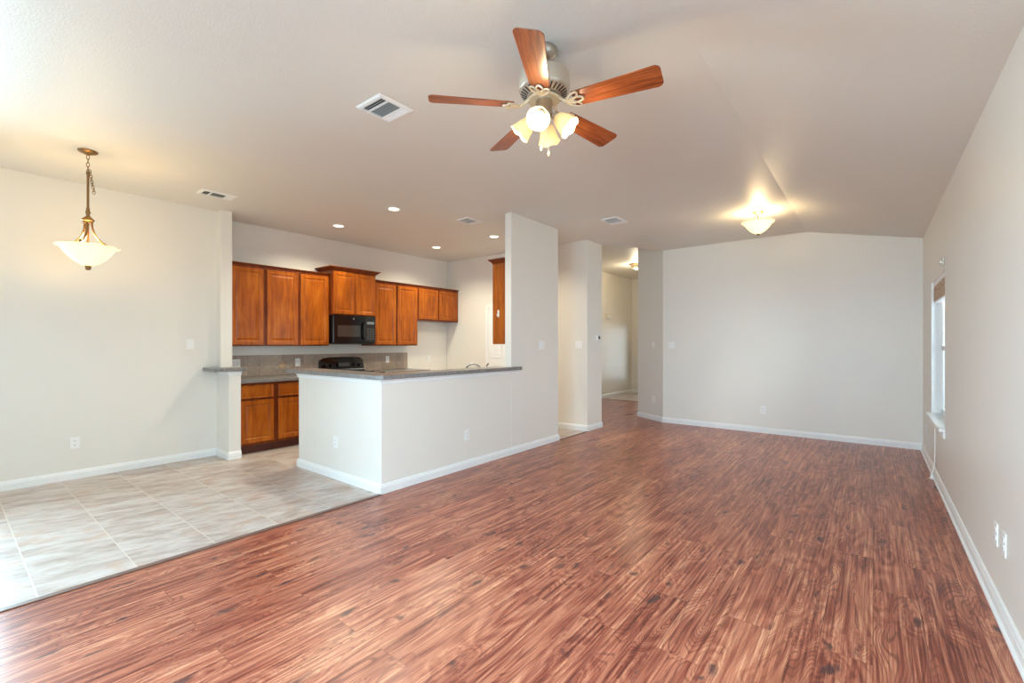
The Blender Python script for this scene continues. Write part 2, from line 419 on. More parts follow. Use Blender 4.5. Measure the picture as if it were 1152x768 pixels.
struct(MB().box(-6.42, -6.27, -1.45, -1.1, 0, CEIL).box(-6.42, -6.27, 0.2, 2.11, 0, CEIL).box(-6.42, -6.27, -1.1, 0.2, 0, 0.92).box(-6.42, -6.27, -1.1, 0.2, 2.22, CEIL).build('wall_left', M['wall']))
struct(MB().box(-6.6, -6.148, 2.11, 2.24, 0, CEIL).build('wall_pilaster', M['wall'], bevel=0.006))
struct(MB().box(-6.148, -5.89, 2.11, 2.24, 0, 1.03).build('wall_stub', M['wall'], bevel=0.006))
struct(MB().box(-6.75, -6.6, 2.11, 6.74, 0, CEIL).build('wall_kitchen', M['wall']))
struct(MB().box(-6.6, -3.47, 6.25, 6.74, 0, CEIL).box(-5.45, -3.47, 6.70, 6.739, CEIL - .01, HCEIL).build('wall_kitchen_back', M['wall'], bevel=0.006))
struct(MB().box(-3.57, -3.47, 4.36, 5.42, 0, CEIL).build('wall_partition', M['wall'], bevel=0.006))
struct(MB().prism([(-4.98, 2.48), (-3.47, 2.48), (-3.47, 4.36), (-3.57, 4.36), (-3.57, 2.60), (-4.98, 2.60)], 0, 1.03).build('wall_bar', M['wall'], bevel=0.006))
mb = MB()
pf = [(-2.85, 0), (0.5, 0), (0.5, CEIL - 0.27), (-0.75, CEIL), (-2.85, CEIL)]
Mx = Matrix(((1, 0, 0, 0), (0, 0, 1, 0), (0, 1, 0, 0), (0, 0, 0, 1)))
mb.prism(pf, 7.8, 7.95, Mx)
struct(mb.build('wall_far', M['wall']))
struct(MB().prism([(-2.85, 7.8), (-3.45, 8.15), (-3.30, 8.25), (-2.80, 7.95)], 0, HCEIL).build('wall_diagonal', M['wall']))
struct(MB().box(-3.45, -3.30, 8.15, 12.25, 0, HCEIL).build('wall_hall_right', M['wall']))
struct(MB().box(-5.45, -5.3, 6.74, 12.25, 0, HCEIL).build('wall_hall_left', M['wall']))
EX0, EX1, EZ0, EZ1 = -5.12, -3.75, 0.33, 1.88
struct(MB().box(-5.3, EX0, 12.1, 12.25, 0, HCEIL).box(EX1, -3.45, 12.1, 12.25, 0, HCEIL).box(EX0, EX1, 12.1, 12.25, 0, EZ0).box(EX0, EX1, 12.1, 12.25, EZ1, HCEIL).build('wall_hall_end', M['wall']))
WY0, WY1, WZ0, WZ1 = 5.54, 6.74, 0.60, 2.02
struct(MB().box(0.5, 0.66, -1.45, 0.2, 0, 2.72).box(0.5, 0.66, 2.2, WY0, 0, 2.72).box(0.5, 0.66, 0.2, 2.2, 0, 0.5).box(0.5, 0.66, 0.2, 2.2, 2.05, 2.72).box(0.5, 0.66, WY1, 7.95, 0, 2.72).box(0.5, 0.66, WY0, WY1, 0, WZ0).box(0.5, 0.66, WY0, WY1, WZ1, 2.72).build('wall_right', M['wall']))
mb = MB()
for x0, x1, z0, z1 in ((-6.27, -5.6, 0, CEIL), (-5.6, -2.8, 2.25, CEIL), (-2.8, -2.2, 0, CEIL), (-2.2, 0.4, 0, 0.2), (-2.2, 0.4, 2.25, CEIL), (0.4, 0.5, 0, 2.72)):
    mb.box(x0, x1, -1.45, YB, z0, z1)
struct(mb.build('wall_back', M['wall']))

# baseboards
BB = [(0, 0), (0.016, 0), (0.016, 0.058), (0.012, 0.068), (0.010, 0.078), (0.005, 0.086), (0, 0.088)]
def base(name, path): return struct(MB().sweep(path, BB).build(name, M['trim']))
base('baseboard_left', [(-6.27, -1.3), (-6.27, 2.11), (-5.89, 2.11), (-5.89, 2.24)][::-1][::-1])
base('baseboard_bar', [(-4.98, 2.60), (-4.98, 2.48), (-3.47, 2.48), (-3.47, 5.42), (-3.57, 5.42)])
base('baseboard_kitchen_back', [(-4.70, 6.25), (-3.47, 6.25), (-3.47, 6.74)])
base('baseboard_far', [(-3.45, 8.3), (-3.45, 8.15), (-2.85, 7.8), (0.5, 7.8), (0.5, -1.3)])
base('baseboard_hall', [(-5.3, 6.74), (-5.3, 12.1), (-3.45, 12.1)])
struct(MB().sweep([(0.484, 7.78), (0.484, -1.3)], [(0, 0), (0.012, 0), (0.011, 0.008), (0.006, 0.014), (0, 0.016)]).build('trim_shoe', M['trim']))
struct(MB().prism([(YB, 0), (2.47, 0), (2.47, 0.0)][:0] or [(-3.478, YB), (-3.436, YB), (-3.436, 2.463), (-3.478, 2.463)], 0, 0.007).build('trim_threshold', m_plain('threshold_brown', srgb(112, 84, 74), 0.4), bevel=0.003))
struct(MB().box(-3.475, -3.44, 5.44, 6.23, 0, 0.006).build('trim_passage_threshold', bpy.data.materials['threshold_brown'], bevel=0.003))
struct(MB().box(-5.28, -3.47, 10.18, 10.22, 0, 0.006).build('trim_hall_threshold', bpy.data.materials['threshold_brown'], bevel=0.003))
# moulding under the bar ledges
CT = [(0, 0.985), (0.010, 0.985), (0.012, 0.995), (0.012, 1.012), (0.020, 1.018), (0.022, 1.029), (0, 1.029)]
struct(MB().sweep([(-4.98, 2.60), (-4.98, 2.48), (-3.47, 2.48), (-3.47, 4.50)], CT).build('trim_bar', M['trim']))
struct(MB().sweep([(-6.148, 2.11), (-5.89, 2.11), (-5.89, 2.24)], CT).build('trim_stub', M['trim']))

# right-hand window
def add_window(name, glass_x):
    f = MB()
    x0, x1 = 0.585, 0.645
    for y0, y1, z0, z1 in ((WY0, WY0 + .045, WZ0, WZ1), (WY1 - .045, WY1, WZ0, WZ1), (WY0, WY1, WZ0, WZ0 + .05), (WY0, WY1, WZ1 - .045, WZ1), (WY0, WY1, 1.285, 1.33)):
        f.box(x0, x1, y0, y1, z0, z1)
    o = struct(f.build(name, M['white'], bevel=0.003))
    g = MB().box(0.612, 0.616, WY0 + .04, WY1 - .04, WZ0 + .04, WZ1 - .04).build('pane', M['pane'], o)
    MB().prism([(0.600, WY0 + .002), (0.600, WY1 - .002), (0.499, WY1 - .002), (0.499, WY1 + .05), (0.455, WY1 + .05), (0.455, WY0 - .05), (0.499, WY0 - .05), (0.499, WY0 + .002)], WZ0 - .024, WZ0 + .004).build('window_sill', M['trim'], o, bevel=0.004)
    MB().box(0.5005, 0.585, WY1 - .004, WY1 - .0005, WZ0, WZ1 - .001).box(0.5005, 0.585, WY0 + .0005, WY0 + .004, WZ0, WZ1 - .001).box(0.5005, 0.585, WY0 + .004, WY1 - .004, WZ1 - .004, WZ1 - .0005).build('jamb_liner', M['white'], o)
    MB().box(0.484, 0.4995, WY0 - .03, WY1 + .03, WZ0 - .085, WZ0 - .025).build('window_apron', M['trim'], o, bevel=0.003)
    return o
wobj = add_window('window_1', 0.61)
# entry glass at the end of the hall
f = MB()
for x0, x1, z0, z1 in ((EX0, EX0 + .05, EZ0, EZ1), (EX1 - .05, EX1, EZ0, EZ1), (EX0, EX1, EZ0, EZ0 + .05), (EX0, EX1, EZ1 - .05, EZ1), (-4.46, -4.41, EZ0, EZ1)):
    f.box(x0, x1, 12.14, 12.2, z0, z1)
o = struct(f.build('window_2', M['white']))
MB().box(EX0 + .04, EX1 - .04, 12.166, 12.17, EZ0 + .04, EZ1 - .04).build('pane', M['pane'], o)
MB().box(EX0 - .04, EX1 + .04, 12.05, 12.14, EZ0 - .03, EZ0).build('window_sill', M['trim'], o)
# glazed patio door and living window behind the viewpoint
f = MB()
for x0, x1, z0, z1 in ((-5.6, -5.54, 0, 2.25), (-2.86, -2.8, 0, 2.25), (-5.6, -2.8, 2.19, 2.25), (-5.6, -2.8, 0, .06), (-4.24, -4.16, 0, 2.25)):
    f.box(x0, x1, -1.42, -1.34, z0, z1)
struct(f.build('door_2', M['white']))
f = MB()
for x0, x1, z0, z1 in ((-2.2, -2.14, .2, 2.25), (.34, .4, .2, 2.25), (-2.2, .4, 2.19, 2.25), (-2.2, .4, .2, .26), (-.93, -.87, .2, 2.25)):
    f.box(x0, x1, -1.42, -1.34, z0, z1)
struct(f.build('window_3', M['white']))

f = MB()
for y0, y1, z0, z1 in ((0.2, 0.25, .5, 2.05), (2.15, 2.2, .5, 2.05), (0.2, 2.2, .5, .55), (0.2, 2.2, 2.0, 2.05), (1.17, 1.23, .5, 2.05)):
    f.box(0.59, 0.645, y0, y1, z0, z1)
struct(f.build('window_added_near', M['white']))  # frame of the unseen right-wall window added for the near fill lamp
f = MB()
for y0, y1, z0, z1 in ((-1.1, -1.05, .92, 2.22), (0.15, 0.2, .92, 2.22), (-1.1, 0.2, .92, .97), (-1.1, 0.2, 2.17, 2.22)):
    f.box(-6.41, -6.36, y0, y1, z0, z1)
struct(f.build('window_added_dining', M['white']))  # frame of the unseen window added so fill light reaches the right wall
# pantry door on the kitchen's back wall
dr = MB(); R90 = Matrix.Rotation(-PI / 2, 4, 'Z')
dx0, dx1, dz = -5.50, -4.78, 2.00
# door built facing +X, turned to face -Y
TT = Matrix(((0, 1, 0, 0), (-1, 0, 0, 0), (0, 0, 1, 0), (0, 0, 0, 1)))   # (x,y,z)->(y,-x,z)
dr.box(dx0, dx1, 6.238, 6.249, 0.01, dz)
door = struct(dr.build('door_1', M['trim'], bevel=0.002))
dp = MB()
for x0, x1 in ((dx0 + .09, dx0 + .325), (dx0 + .395, dx1 - .09)):
    for z0, z1 in ((0.2, 0.92), (1.10, 1.58), (1.68, 1.88)):
        dp.panel(x0, x1, z0, z1, -6.229, t=0.008, fw=0.035, mat=TT)
dp.build('door_panel', M['trim'], door)
cs = MB()
for x0, x1, z0, z1 in ((dx0 - .065, dx0 - .005, 0, dz + .065), (dx1 + .005, dx1 + .065, 0, dz + .065), (dx0 - .005, dx1 + .005, dz + .005, dz + .065)):
    cs.box(x0, x1, 6.232, 6.249, z0, z1)
struct(cs.build('trim_pantry_door', M['trim'], bevel=0.004))

# backsplash
struct(MB().box(-6.6, -6.588, 2.241, 5.27, 0.915, 1.200).build('wall_backsplash', M['splash']))

# ------------------------------------------------------------------ kitchen cabinets
XW = -6.598
def upper(name, label, y0, y1, z0, z1, xf, doors, dz0, dz1, crown, ends=(False, False)):
    t = thing(name, label, 'cabinet', ((XW + xf) / 2, (y0 + y1) / 2, z0), 'upper cabinets on the kitchen wall')
    MB().box(XW, xf - 0.021, y0, y1, z0, z1).build('cabinet_body', M['cabframe'], t, bevel=0.002)
    for a, b in doors:
        MB().panel(a, b, dz0, dz1, xf).build('door', M['cab'], t)
    c = crown
    prof = [(0, z1 - 0.012), (0.004, z1 - 0.012), (0.006, z1), (0.006 + c * 0.25, z1 + c * 0.3), (0.006 + c * 0.8, z1 + c * 0.75), (0.006 + c, z1 + c * 0.8), (0.006 + c, z1 + c), (0, z1 + c)]
    path = [(xf - 0.021, y0), (xf - 0.021, y1)]
    if ends[0]: path = [(XW, y0)] + path
    if ends[1]: path = path + [(XW, y1)]
    mb = MB().sweep([Vector((p[0], p[1])) for p in path], prof)
    mb.box(XW, xf - 0.022, y0, y1, z1 + 0.001, z1 + c - 0.001)
    mb.build('crown_moulding', M['cabframe'], t)
    return t
XF = -6.27
upper('upper_cabinet', 'single-door wooden wall cabinet beside the pilaster at the start of the run', 2.245, 2.680, 1.325, 2.362, XF, [(2.266, 2.656)], 1.342, 2.335, 0.026)
upper('upper_cabinet', 'tall two-door wooden wall cabinet left of the microwave', 2.682, 3.588, 1.325, 2.362, XF, [(2.702, 3.113), (3.152, 3.568)], 1.342, 2.335, 0.026)
upper('upper_cabinet', 'raised deeper wooden cabinet directly above the black microwave', 3.592, 4.330, 1.785, 2.440, -6.19, [(3.604, 3.957), (3.972, 4.312)], 1.800, 2.425, 0.055, (True, True))
upper('upper_cabinet', 'tall two-door wooden wall cabinet right of the microwave', 4.334, 5.246, 1.325, 2.362, XF, [(4.368, 4.778), (4.813, 5.235)], 1.342, 2.335, 0.026)
upper('upper_cabinet', 'short two-door wooden wall cabinet over the empty fridge gap', 5.249, 6.248, 1.770, 2.362, XF, [(5.264, 5.718), (5.752, 6.215)], 1.795, 2.335, 0.026)

# tall cabinet hung on the back of the partition, seen from its side
t = thing('upper_cabinet', 'tall wooden wall cabinet seen from its plain side on the partition above the bar', 'cabinet', (-3.74, 4.9, 1.35))
MB().box(-3.889, -3.572, 4.50, 5.38, 1.35, 2.40).build('cabinet_body', M['cab'], t, bevel=0.002)
MX = Matrix(((-1, 0, 0, 0), (0, 1, 0, 0), (0, 0, 1, 0), (0, 0, 0, 1)))
for a, b in ((4.52, 4.925), (4.955, 5.36)):
    MB().panel(a, b, 1.37, 2.37, 3.91, mat=MX).build('door', M['cab'], t)
prof = [(0, 2.388), (0.004, 2.388), (0.006, 2.40), (0.02, 2.418), (0.04, 2.435), (0.046, 2.437), (0.046, 2.450), (0, 2.450)]
MB().sweep([(-3.572, 5.38), (-3.889, 5.38), (-3.889, 4.50), (-3.572, 4.50)], prof).box(-3.888, -3.573, 4.501, 5.379, 2.401, 2.449).build('crown_moulding', M['cabframe'], t)
o = MB().box(-3.80, -3.775, 4.489, 4.499, 1.70, 1.79).tube([(-3.7875, 4.489, 1.715), (-3.7875, 4.472, 1.71), (-3.7875, 4.466, 1.725), (-3.7875, 4.468, 1.738)], 0.005).build('adhesive_hook', M['white'], bevel=0.003)
tag(o, 'small white hook stuck on the side of the tall hanging cabinet', 'hook')

def base_cab(label, y0, y1, cols):
    t = thing('base_cabinet', label, 'cabinet', (-6.29, (y0 + y1) / 2, 0), 'base cabinets on the kitchen wall')
    MB().box(XW, -6.001, y0, y1, 0.10, 0.872).build('cabinet_body', M['cabframe'], t, bevel=0.002)
    MB().box(XW, -6.06, y0, y1, 0.0, 0.10).build('toe_kick', m_plain('toe_kick_wood', srgb(84, 38, 24), 0.5), t)
    for a, b in cols:
        MB().panel(a, b, 0.682, 0.845, -5.98, fw=0.02, raised=False).build('drawer', M['cab'], t)
        MB().panel(a, b, 0.135, 0.655, -5.98).build('door', M['cab'], t)
base_cab('wooden base cabinet with one drawer over one door behind the stub wall', 2.245, 2.685, [(2.269, 2.657)])
base_cab('wooden base cabinet half hidden behind the breakfast bar end', 2.688, 3.572, [(2.717, 3.115), (3.155, 3.55)])
base_cab('wooden base cabinet beyond the range behind the bar', 4.338, 5.25, [(4.36, 4.775), (4.81, 5.23)])
tag(MB().box(-6.597, -5.955, 2.243, 3.575, 0.874, 0.914).build('countertop', M['laminate'], bevel=0.004), 'grey speckled worktop on the wooden base cabinets beside the stub wall', 'countertop')
tag(MB().box(-6.597, -5.955, 4.335, 5.255, 0.874, 0.914).build('countertop', M['laminate'], bevel=0.004), 'grey speckled worktop beyond the black range', 'countertop')

# microwave
t = thing('microwave', 'black over-the-range microwave under the raised wooden cabinet', 'microwave', (-6.4, 3.955, 1.36))
MB().box(XW, -6.215, 3.60, 4.322, 1.362, 1.783).build('body', M['black'], t, bevel=0.003)
d = MB().box(-6.214, -6.193, 3.603, 4.135, 1.385, 1.780).build('door', M['black'], t, bevel=0.004)
MB().box(-6.193, -6.191, 3.665, 4.045, 1.462, 1.632).build('window', M['glassdark'], d)
MB().tube([(-6.19, 4.095, 1.43), (-6.168, 4.095, 1.445), (-6.162, 4.095, 1.50), (-6.162, 4.095, 1.60), (-6.168, 4.095, 1.665), (-6.19, 4.095, 1.68)], 0.013).build('handle', M['black'], d, smooth=True)
MB().lathe([(0, 0), (0.013, 0), (0.013, 0.002), (0, 0.002)], (-6.193, 3.93, 1.735), Matrix.Rotation(PI / 2, 4, 'Y'), 20).build('badge', M['chrome'], d)
c = MB().box(-6.214, -6.194, 4.139, 4.320, 1.385, 1.780).build('control_panel', M['blackmat'], t, bevel=0.003)
k = MB()
for i in range(3):
    for j in range(5): k.box(-6.194, -6.192, 4.165 + i * .048, 4.200 + i * .048, 1.42 + j * .037, 1.445 + j * .037)
k.build('keypad', M['keys'], c)
MB().box(-6.194, -6.192, 4.165, 4.295, 1.66, 1.70).build('display', m_plain('display_grey', srgb(120, 130, 130), 0.1), c)
MB().box(-6.55, -6.215, 3.62, 4.30, 1.348, 1.361).build('vent_grille', M['blackmat'], t)

# range
t = thing('range', 'black freestanding range whose curved control panel shows above the bar', 'range', (-6.27, 3.955, 0))
MB().box(-6.59, -5.975, 3.58, 4.33, 0.02, 0.905).build('body', M['black'], t, bevel=0.004)
ct = MB().box(-6.53, -5.95, 3.58, 4.33, 0.906, 0.922).build('cooktop', M['black'], t, bevel=0.004)
for bx, by, r in ((-6.12, 3.77, .105), (-6.12, 4.14, .08), (-6.36, 3.77, .08), (-6.36, 4.14, .105)):
    mb = MB()
    for q in (r, r * .72, r * .42): mb.tube([(bx + q * math.cos(2 * PI * i / 24), by + q * math.sin(2 * PI * i / 24), .929) for i in range(24)], .006, 6, True)
    mb.build('burner', M['slot'], ct)
mb = MB()
pr = []
for i in range(13):
    s_ = -1 + 2 * i / 12; pr.append((3.955 + .375 * s_, 1.148 - 0.022 * abs(s_) ** 3 - (0.03 if i in (0, 12) else 0)))
poly = [(3.58, 0.923)] + pr + [(4.33, 0.923)]
My = Matrix(((0, 0, 1, 0), (1, 0, 0, 0), (0, 1, 0, 0), (0, 0, 0, 1)))
bgd = MB().prism(poly, -6.586, -6.50, My).build('backguard', M['black'], t, bevel=0.01)
for v in bgd.data.vertices:
    if v.co.z > 1.0 and v.co.x > -6.55 + 6.27: v.co.x -= 0.05
mb = MB()
for yy in (3.66, 3.76, 4.15, 4.25):
    mb.lathe([(0, 0.02), (0.016, 0.02), (0.02, 0.0)], (-6.50, yy, 1.03), Matrix.Rotation(PI / 2, 4, 'Y'), 20)
    mb.build('knob', M['blackmat'], bgd); mb = MB()
MB().box(-6.50, -6.497, 3.86, 4.05, 1.0, 1.06).build('clock', M['keys'], bgd)
MB().box(-6.501, -6.494, 3.60, 4.31, 0.945, 0.962).build('trim_strip', M['chrome'], bgd, bevel=0.002)
dd = MB().box(-5.974, -5.945, 3.59, 4.32, 0.20, 0.86).build('door', M['black'], t, bevel=0.005)
MB().box(-5.945, -5.943, 3.72, 4.19, 0.36, 0.66).build('window', M['glassdark'], dd)
MB().tube([(-5.945, 3.66, .79), (-5.91, 3.66, .79), (-5.91, 4.25, .79), (-5.945, 4.25, .79)], .011).build('handle', M['black'], dd)
MB().box(-5.974, -5.95, 3.59, 4.32, 0.03, 0.19).build('drawer', M['black'], t, bevel=0.004)

# bar side: sink run hidden behind the breakfast bar, with its faucet
t = thing('sink_cabinet', 'wooden sink cabinet hidden behind the breakfast bar', 'cabinet', (-3.9, 4.0, 0))
MB().box(-4.16, -3.575, 2.62, 5.38, 0.10, 0.872).build('cabinet_body', M['cabframe'], t)
MB().box(-4.10, -3.575, 2.62, 5.38, 0, 0.10).build('toe_kick', bpy.data.materials['toe_kick_wood'], t)
for i in range(4):
    a = 3.50 + i * 0.47
    MB().panel(a, a + .43, 0.135, 0.83, 4.181, mat=MX).build('door', M['cab'], t)
mb = MB()
for x0, x1, y0, y1 in ((-4.21, -3.575, 2.605, 3.75), (-4.21, -3.575, 4.45, 5.41), (-4.21, -4.12, 3.75, 4.45), (-3.82, -3.575, 3.75, 4.45)): mb.box(x0, x1, y0, y1, .874, .914)
ctop = tag(mb.build('countertop', M['laminate']), 'grey speckled sink worktop behind the breakfast bar', 'countertop')
o = MB().prism([(-4.13, 3.74), (-3.815, 3.74), (-3.815, 4.46), (-4.13, 4.46)], 0.915, 0.919).build('sink', M['steel'])
tag(o, 'steel sink set in the worktop behind the bar', 'sink')
t = thing('faucet', 'chrome kitchen faucet just showing above the bar ledge', 'faucet', (-3.76, 4.12, 0.914))
MB().lathe([(0, 0), (.028, 0), (.028, .012), (.018, .03), (.016, .10), (0, .105)], (-3.76, 4.12, .914), seg=20).build('body', M['chrome'], t, smooth=True)
pts = [(-3.76, 4.12, 1.0)] + [(-3.86 + .10 * math.cos(u), 4.12 - .02 + .03 * math.cos(u), 1.02 + .085 * math.sin(u)) for u in [PI * k / 10 for k in range(11)]] + [(-3.962, 4.08, .985)]
MB().tube(pts, .011, 10).build('spout', M['chrome'], t, smooth=True)
MB().tube([(-3.76, 4.13, 1.02), (-3.765, 4.22, 1.06), (-3.785, 4.29, 1.105)], [.010, .009, .011], 10).build('handle', M['chrome'], t, smooth=True)

# bar ledges
cap = [(-5.16, 2.42), (-3.47, 2.42), (-3.42, 2.47), (-3.42, 4.52), (-3.467, 4.52), (-3.467, 4.357), (-3.575, 4.357), (-3.70, 4.357), (-3.70, 2.72), (-5.16, 2.72)]
o = MB().prism(cap, 1.031, 1.071).build('bar_top', M['laminate'], bevel=0.004)
tag(o, 'long grey speckled breakfast bar ledge wrapping the white half wall', 'bar top')
o = MB().prism([(-6.268, 1.96), (-5.90, 1.96), (-5.85, 2.01), (-5.85, 2.285), (-6.146, 2.285), (-6.146, 2.107), (-6.268, 2.107)], 1.031, 1.071).build('ledge', M['laminate'], bevel=0.004)
tag(o, 'short grey speckled ledge on the stub wall beside the dining wall', 'ledge')

# ------------------------------------------------------------------ outlets and switches
def plate(kind, label, p, nrm, gangs=1, group=None, sc=1.0):
    """wall plate; nrm = (nx, ny) outward"""
    name = {'outlet': 'wall_outlet', 'switch': 'light_switch', 'jack': 'cable_jack'}[kind]
    nx, ny = nrm; L = math.hypot(nx, ny); nx /= L; ny /= L
    t = thing(name, label, {'outlet': 'outlet', 'switch': 'light switch', 'jack': 'wall jack'}[kind], p, group)
    T = Matrix(((-ny, nx, 0, 0), (nx, ny, 0, 0), (0, 0, 1, 0), (0, 0, 0, 1)))    # local x along wall, y outward
    w = 0.036 * sc + 0.023 * (gangs - 1); h = 0.058 * sc
    MB().box(-w, w, 0.0005, 0.006, -h, h, T).build('face_plate', M['white'], t, bevel=0.002, local=True)
    for g in range(gangs):
        cx = (g - (gangs - 1) / 2) * 0.046
        if kind == 'outlet':
            for dz in (-0.02, 0.02):
                s_ = MB().prism([(cx + .016 * math.cos(2 * PI * i / 16), dz + .0145 * math.sin(2 * PI * i / 16)) for i in range(16)], 0.006, 0.008, T @ Mx).build('socket', M['white'], t, local=True)
                MB().box(cx - .0075, cx - .0055, .0079, .0084, dz - .002, dz + .007, T).box(cx + .0045, cx + .0075, .0079, .0084, dz - .002, dz + .007, T).box(cx - .0025, cx + .0025, .0079, .0084, dz - .0095, dz - .005, T).build('slots', M['slot'], s_, local=True)
        elif kind == 'switch':
            MB().box(cx - .0165, cx + .0165, .006, .0085, -.033, .033, T).build('rocker', M['white'], t, bevel=0.0015, local=True)
        else:
            MB().lathe([(0, .012), (.004, .012), (.005, 0), (.008, 0)], (0, 0, 0), T @ Matrix.Rotation(-PI / 2, 4, 'X') @ Matrix.Translation((0, 0, .006)), 12).build('socket', M['nickel'], t, local=True)
    return t
plate('outlet', 'white wall outlet low on the dining wall under the pendant lamp', (-6.27, 0.851, 0.361), (1, 0))
plate('switch', 'white light switch on the dining wall beside the pilaster', (-6.27, 1.836, 1.35), (1, 0))
plate('outlet', 'white outlet low on the end face of the breakfast bar', (-4.22, 2.48, 0.37), (0, -1))
plate('outlet', 'white outlet low on the long face of the breakfast bar', (-3.47, 3.58, 0.362), (1, 0))
plate('switch', 'white double switch on the full-height partition past the bar', (-3.47, 5.007, 1.338), (1, 0), 2)
plate('switch', 'white light switch in the passage beside the thermostat', (-3.62, 6.25, 1.336), (0, -1), 2)
DN = (-0.35, -0.60)
plate('switch', 'white light switch on the shaded diagonal wall', (-3.069, 7.928, 1.345), DN)
plate('outlet', 'white outlet low on the shaded diagonal wall', (-3.069, 7.928, 0.367), DN)
plate('switch', 'white double light switch at the edge of the far wall', (-2.70, 7.80, 1.335), (0, -1), 2)
plate('outlet', 'white outlet low on the far living room wall', (-1.31, 7.80, 0.351), (0, -1))
plate('outlet', 'white outlet on the right wall, farther of the near pair', (0.5, 3.385, 0.375), (-1, 0))
plate('outlet', 'white outlet on the right wall, nearer of the near pair', (0.5, 3.20, 0.385), (-1, 0))
plate('outlet', 'white outlet under the far end of the bright window', (0.5, 7.30, 0.34), (-1, 0))
plate('outlet', 'white outlet on the tiled backsplash just behind the stub wall ledge', (-6.588, 2.436, 1.092), (1, 0), 2)
plate('outlet', 'white outlet on the tiled backsplash left of the black range', (-6.588, 3.266, 1.084), (1, 0))
plate('outlet', 'white outlet on the tiled backsplash right of the black range', (-6.588, 4.836, 1.088), (1, 0))
plate('outlet', 'white outlet on bare wall in the empty fridge gap', (-6.6, 5.781, 1.08), (1, 0))
plate('outlet', 'small outlet low on the hall wall past the opening', (-5.3, 11.36, 0.40), (1, 0))
t = thing('thermostat', 'small white thermostat with dark dial beside the hall opening', 'thermostat', (-3.47, 6.583, 1.45))
MB().box(-3.4695, -3.448, 6.52, 6.645, 1.405, 1.495).build('body', M['white'], t, bevel=0.004)
MB().lathe([(0, .006), (.026, .006), (.028, 0)], (-3.448, 6.605, 1.455), Matrix.Rotation(PI / 2, 4, 'Y'), 20).build('dial', M['keys'], t)
t = thing('door_chime', 'pale door chime box high on the hall wall', 'door chime', (-5.3, 10.63, 2.0))
MB().box(-5.2995, -5.26, 10.50, 10.76, 2.0, 2.11).build('cover', M['wall'], t, bevel=0.006)
MB().box(-5.26, -5.256, 10.53, 10.73, 2.02, 2.09).build('grille', M['white'], t)

# cable hanging from the window to the floor
t = thing('cable', 'thin white cable hanging down the right wall under the window', 'cable', (0.49, 6.25, 0))
MB().tube([(0.4945, 6.30, 0.52), (0.494, 6.29, 0.42), (0.493, 6.27, 0.30), (0.488, 6.24, 0.16), (0.470, 6.215, 0.06), (0.462, 6.20, 0.03)], .0045, 8).build('cord', M['white'], t, smooth=True)
MB().box(0.452, 0.474, 6.17, 6.215, 0.002, 0.045).tube([(0.462, 6.19, .02), (0.44, 6.16, .012)], .006).build('plug', M['white'], t, bevel=0.003)
# raised woven blind
t = thing('window_blind', 'patterned tan blind pulled up at the top of the bright window', 'window blind', (0.56, 6.14, 1.80))
MB().box(0.515, 0.575, WY0 + .004, WY1 - .004, 1.972, 2.018).build('headrail', M['white'], t, bevel=0.004)
mb = MB()
for i in range(9):
    z = 1.815 + i * 0.0172
    mb.box(0.518, 0.572, WY0 + .012, WY1 - .012, z, z + .0135)
mb.build('slats', M['valance'], t, bevel=0.002)
MB().box(0.520, 0.570, WY0 + .012, WY1 - .012, 1.792, 1.812).build('bottom_rail', M['white'], t, bevel=0.003)
mb = MB()
mb.tube([(0.512, WY0 + .10, 1.98), (0.510, WY0 + .102, 1.2), (0.511, WY0 + .10, 0.80)], .003, 6)
mb.lathe([(0, 0), (.007, .003), (.005, .035), (0, .04)], (0.511, WY0 + .10, .77), seg=10)
mb.build('pull_cord', M['white'], t)
o = MB().box(0.488, 0.4995, 5.58, 5.66, 2.055, 2.125).box(0.47, 0.4995, 5.60, 5.64, 2.075, 2.10).build('curtain_bracket', M['nickel'], bevel=0.003)
tag(o, 'small grey bracket on the wall above the window corner', 'bracket')

# ------------------------------------------------------------------ ceiling vents
def vent(label, x0, x1, y0, y1):
    cx, cy = (x0 + x1) / 2, (y0 + y1) / 2
    t = thing('ceiling_vent', label, 'vent', (cx, cy, CEIL - 0.014), 'supply vents in the ceiling')
    fl = 0.028
    fr = MB()
    prof = [(0, CEIL - 0.0005), (0, CEIL - 0.004), (-0.010, CEIL - 0.012), (-fl, CEIL - 0.014), (-fl, CEIL - 0.0005)]
    fr.sweep([(x0, y0), (x1, y0), (x1, y1), (x0, y1)], prof, True)
    fr.build('frame', M['white'], t)
    MB().box(x0 + fl, x1 - fl, y0 + fl, y1 - fl, CEIL - 0.0022, CEIL - 0.0006).build('backing', M['slot'], t)
    H = y1 - y0 - 2 * fl; ya = y0 + fl
    lv = MB()
    def slat(y, ang, wd):
        T = Matrix.Translation((cx, y, CEIL - 0.0095)) @ Matrix.Rotation(ang, 4, 'X')
        lv.box(-(x1 - x0) / 2 + fl, (x1 - x0) / 2 - fl, -wd / 2, wd / 2, -0.0007, 0.0007, T)
    n1 = 3
    for i in range(n1): slat(ya + H * 0.24 * (i + 0.5) / n1, 0.7, 0.011)
    for i in range(9): slat(ya + H * (0.27 + 0.48 * (i + 0.5) / 9), 0.7, 0.010)
    for i in range(3): slat(ya + H * (0.78 + 0.22 * (i + 0.5) / 3), -0.5, 0.017)
    for f_ in (0.255, 0.765): lv.box(x0 + fl, x1 - fl, ya + H * f_ - .004, ya + H * f_ + .004, CEIL - 0.014, CEIL - 0.003)
    lv.build('louvers', M['white'], t)
    return t
vent('white square ceiling vent with dark louvers, near the fan', -2.765, -2.490, 1.77, 2.05)
vent('white ceiling vent above the pilaster at the dining side', -5.66, -5.46, 1.71, 2.05)
vent('white ceiling vent among the kitchen downlights', -4.25, -4.03, 4.18, 4.48)
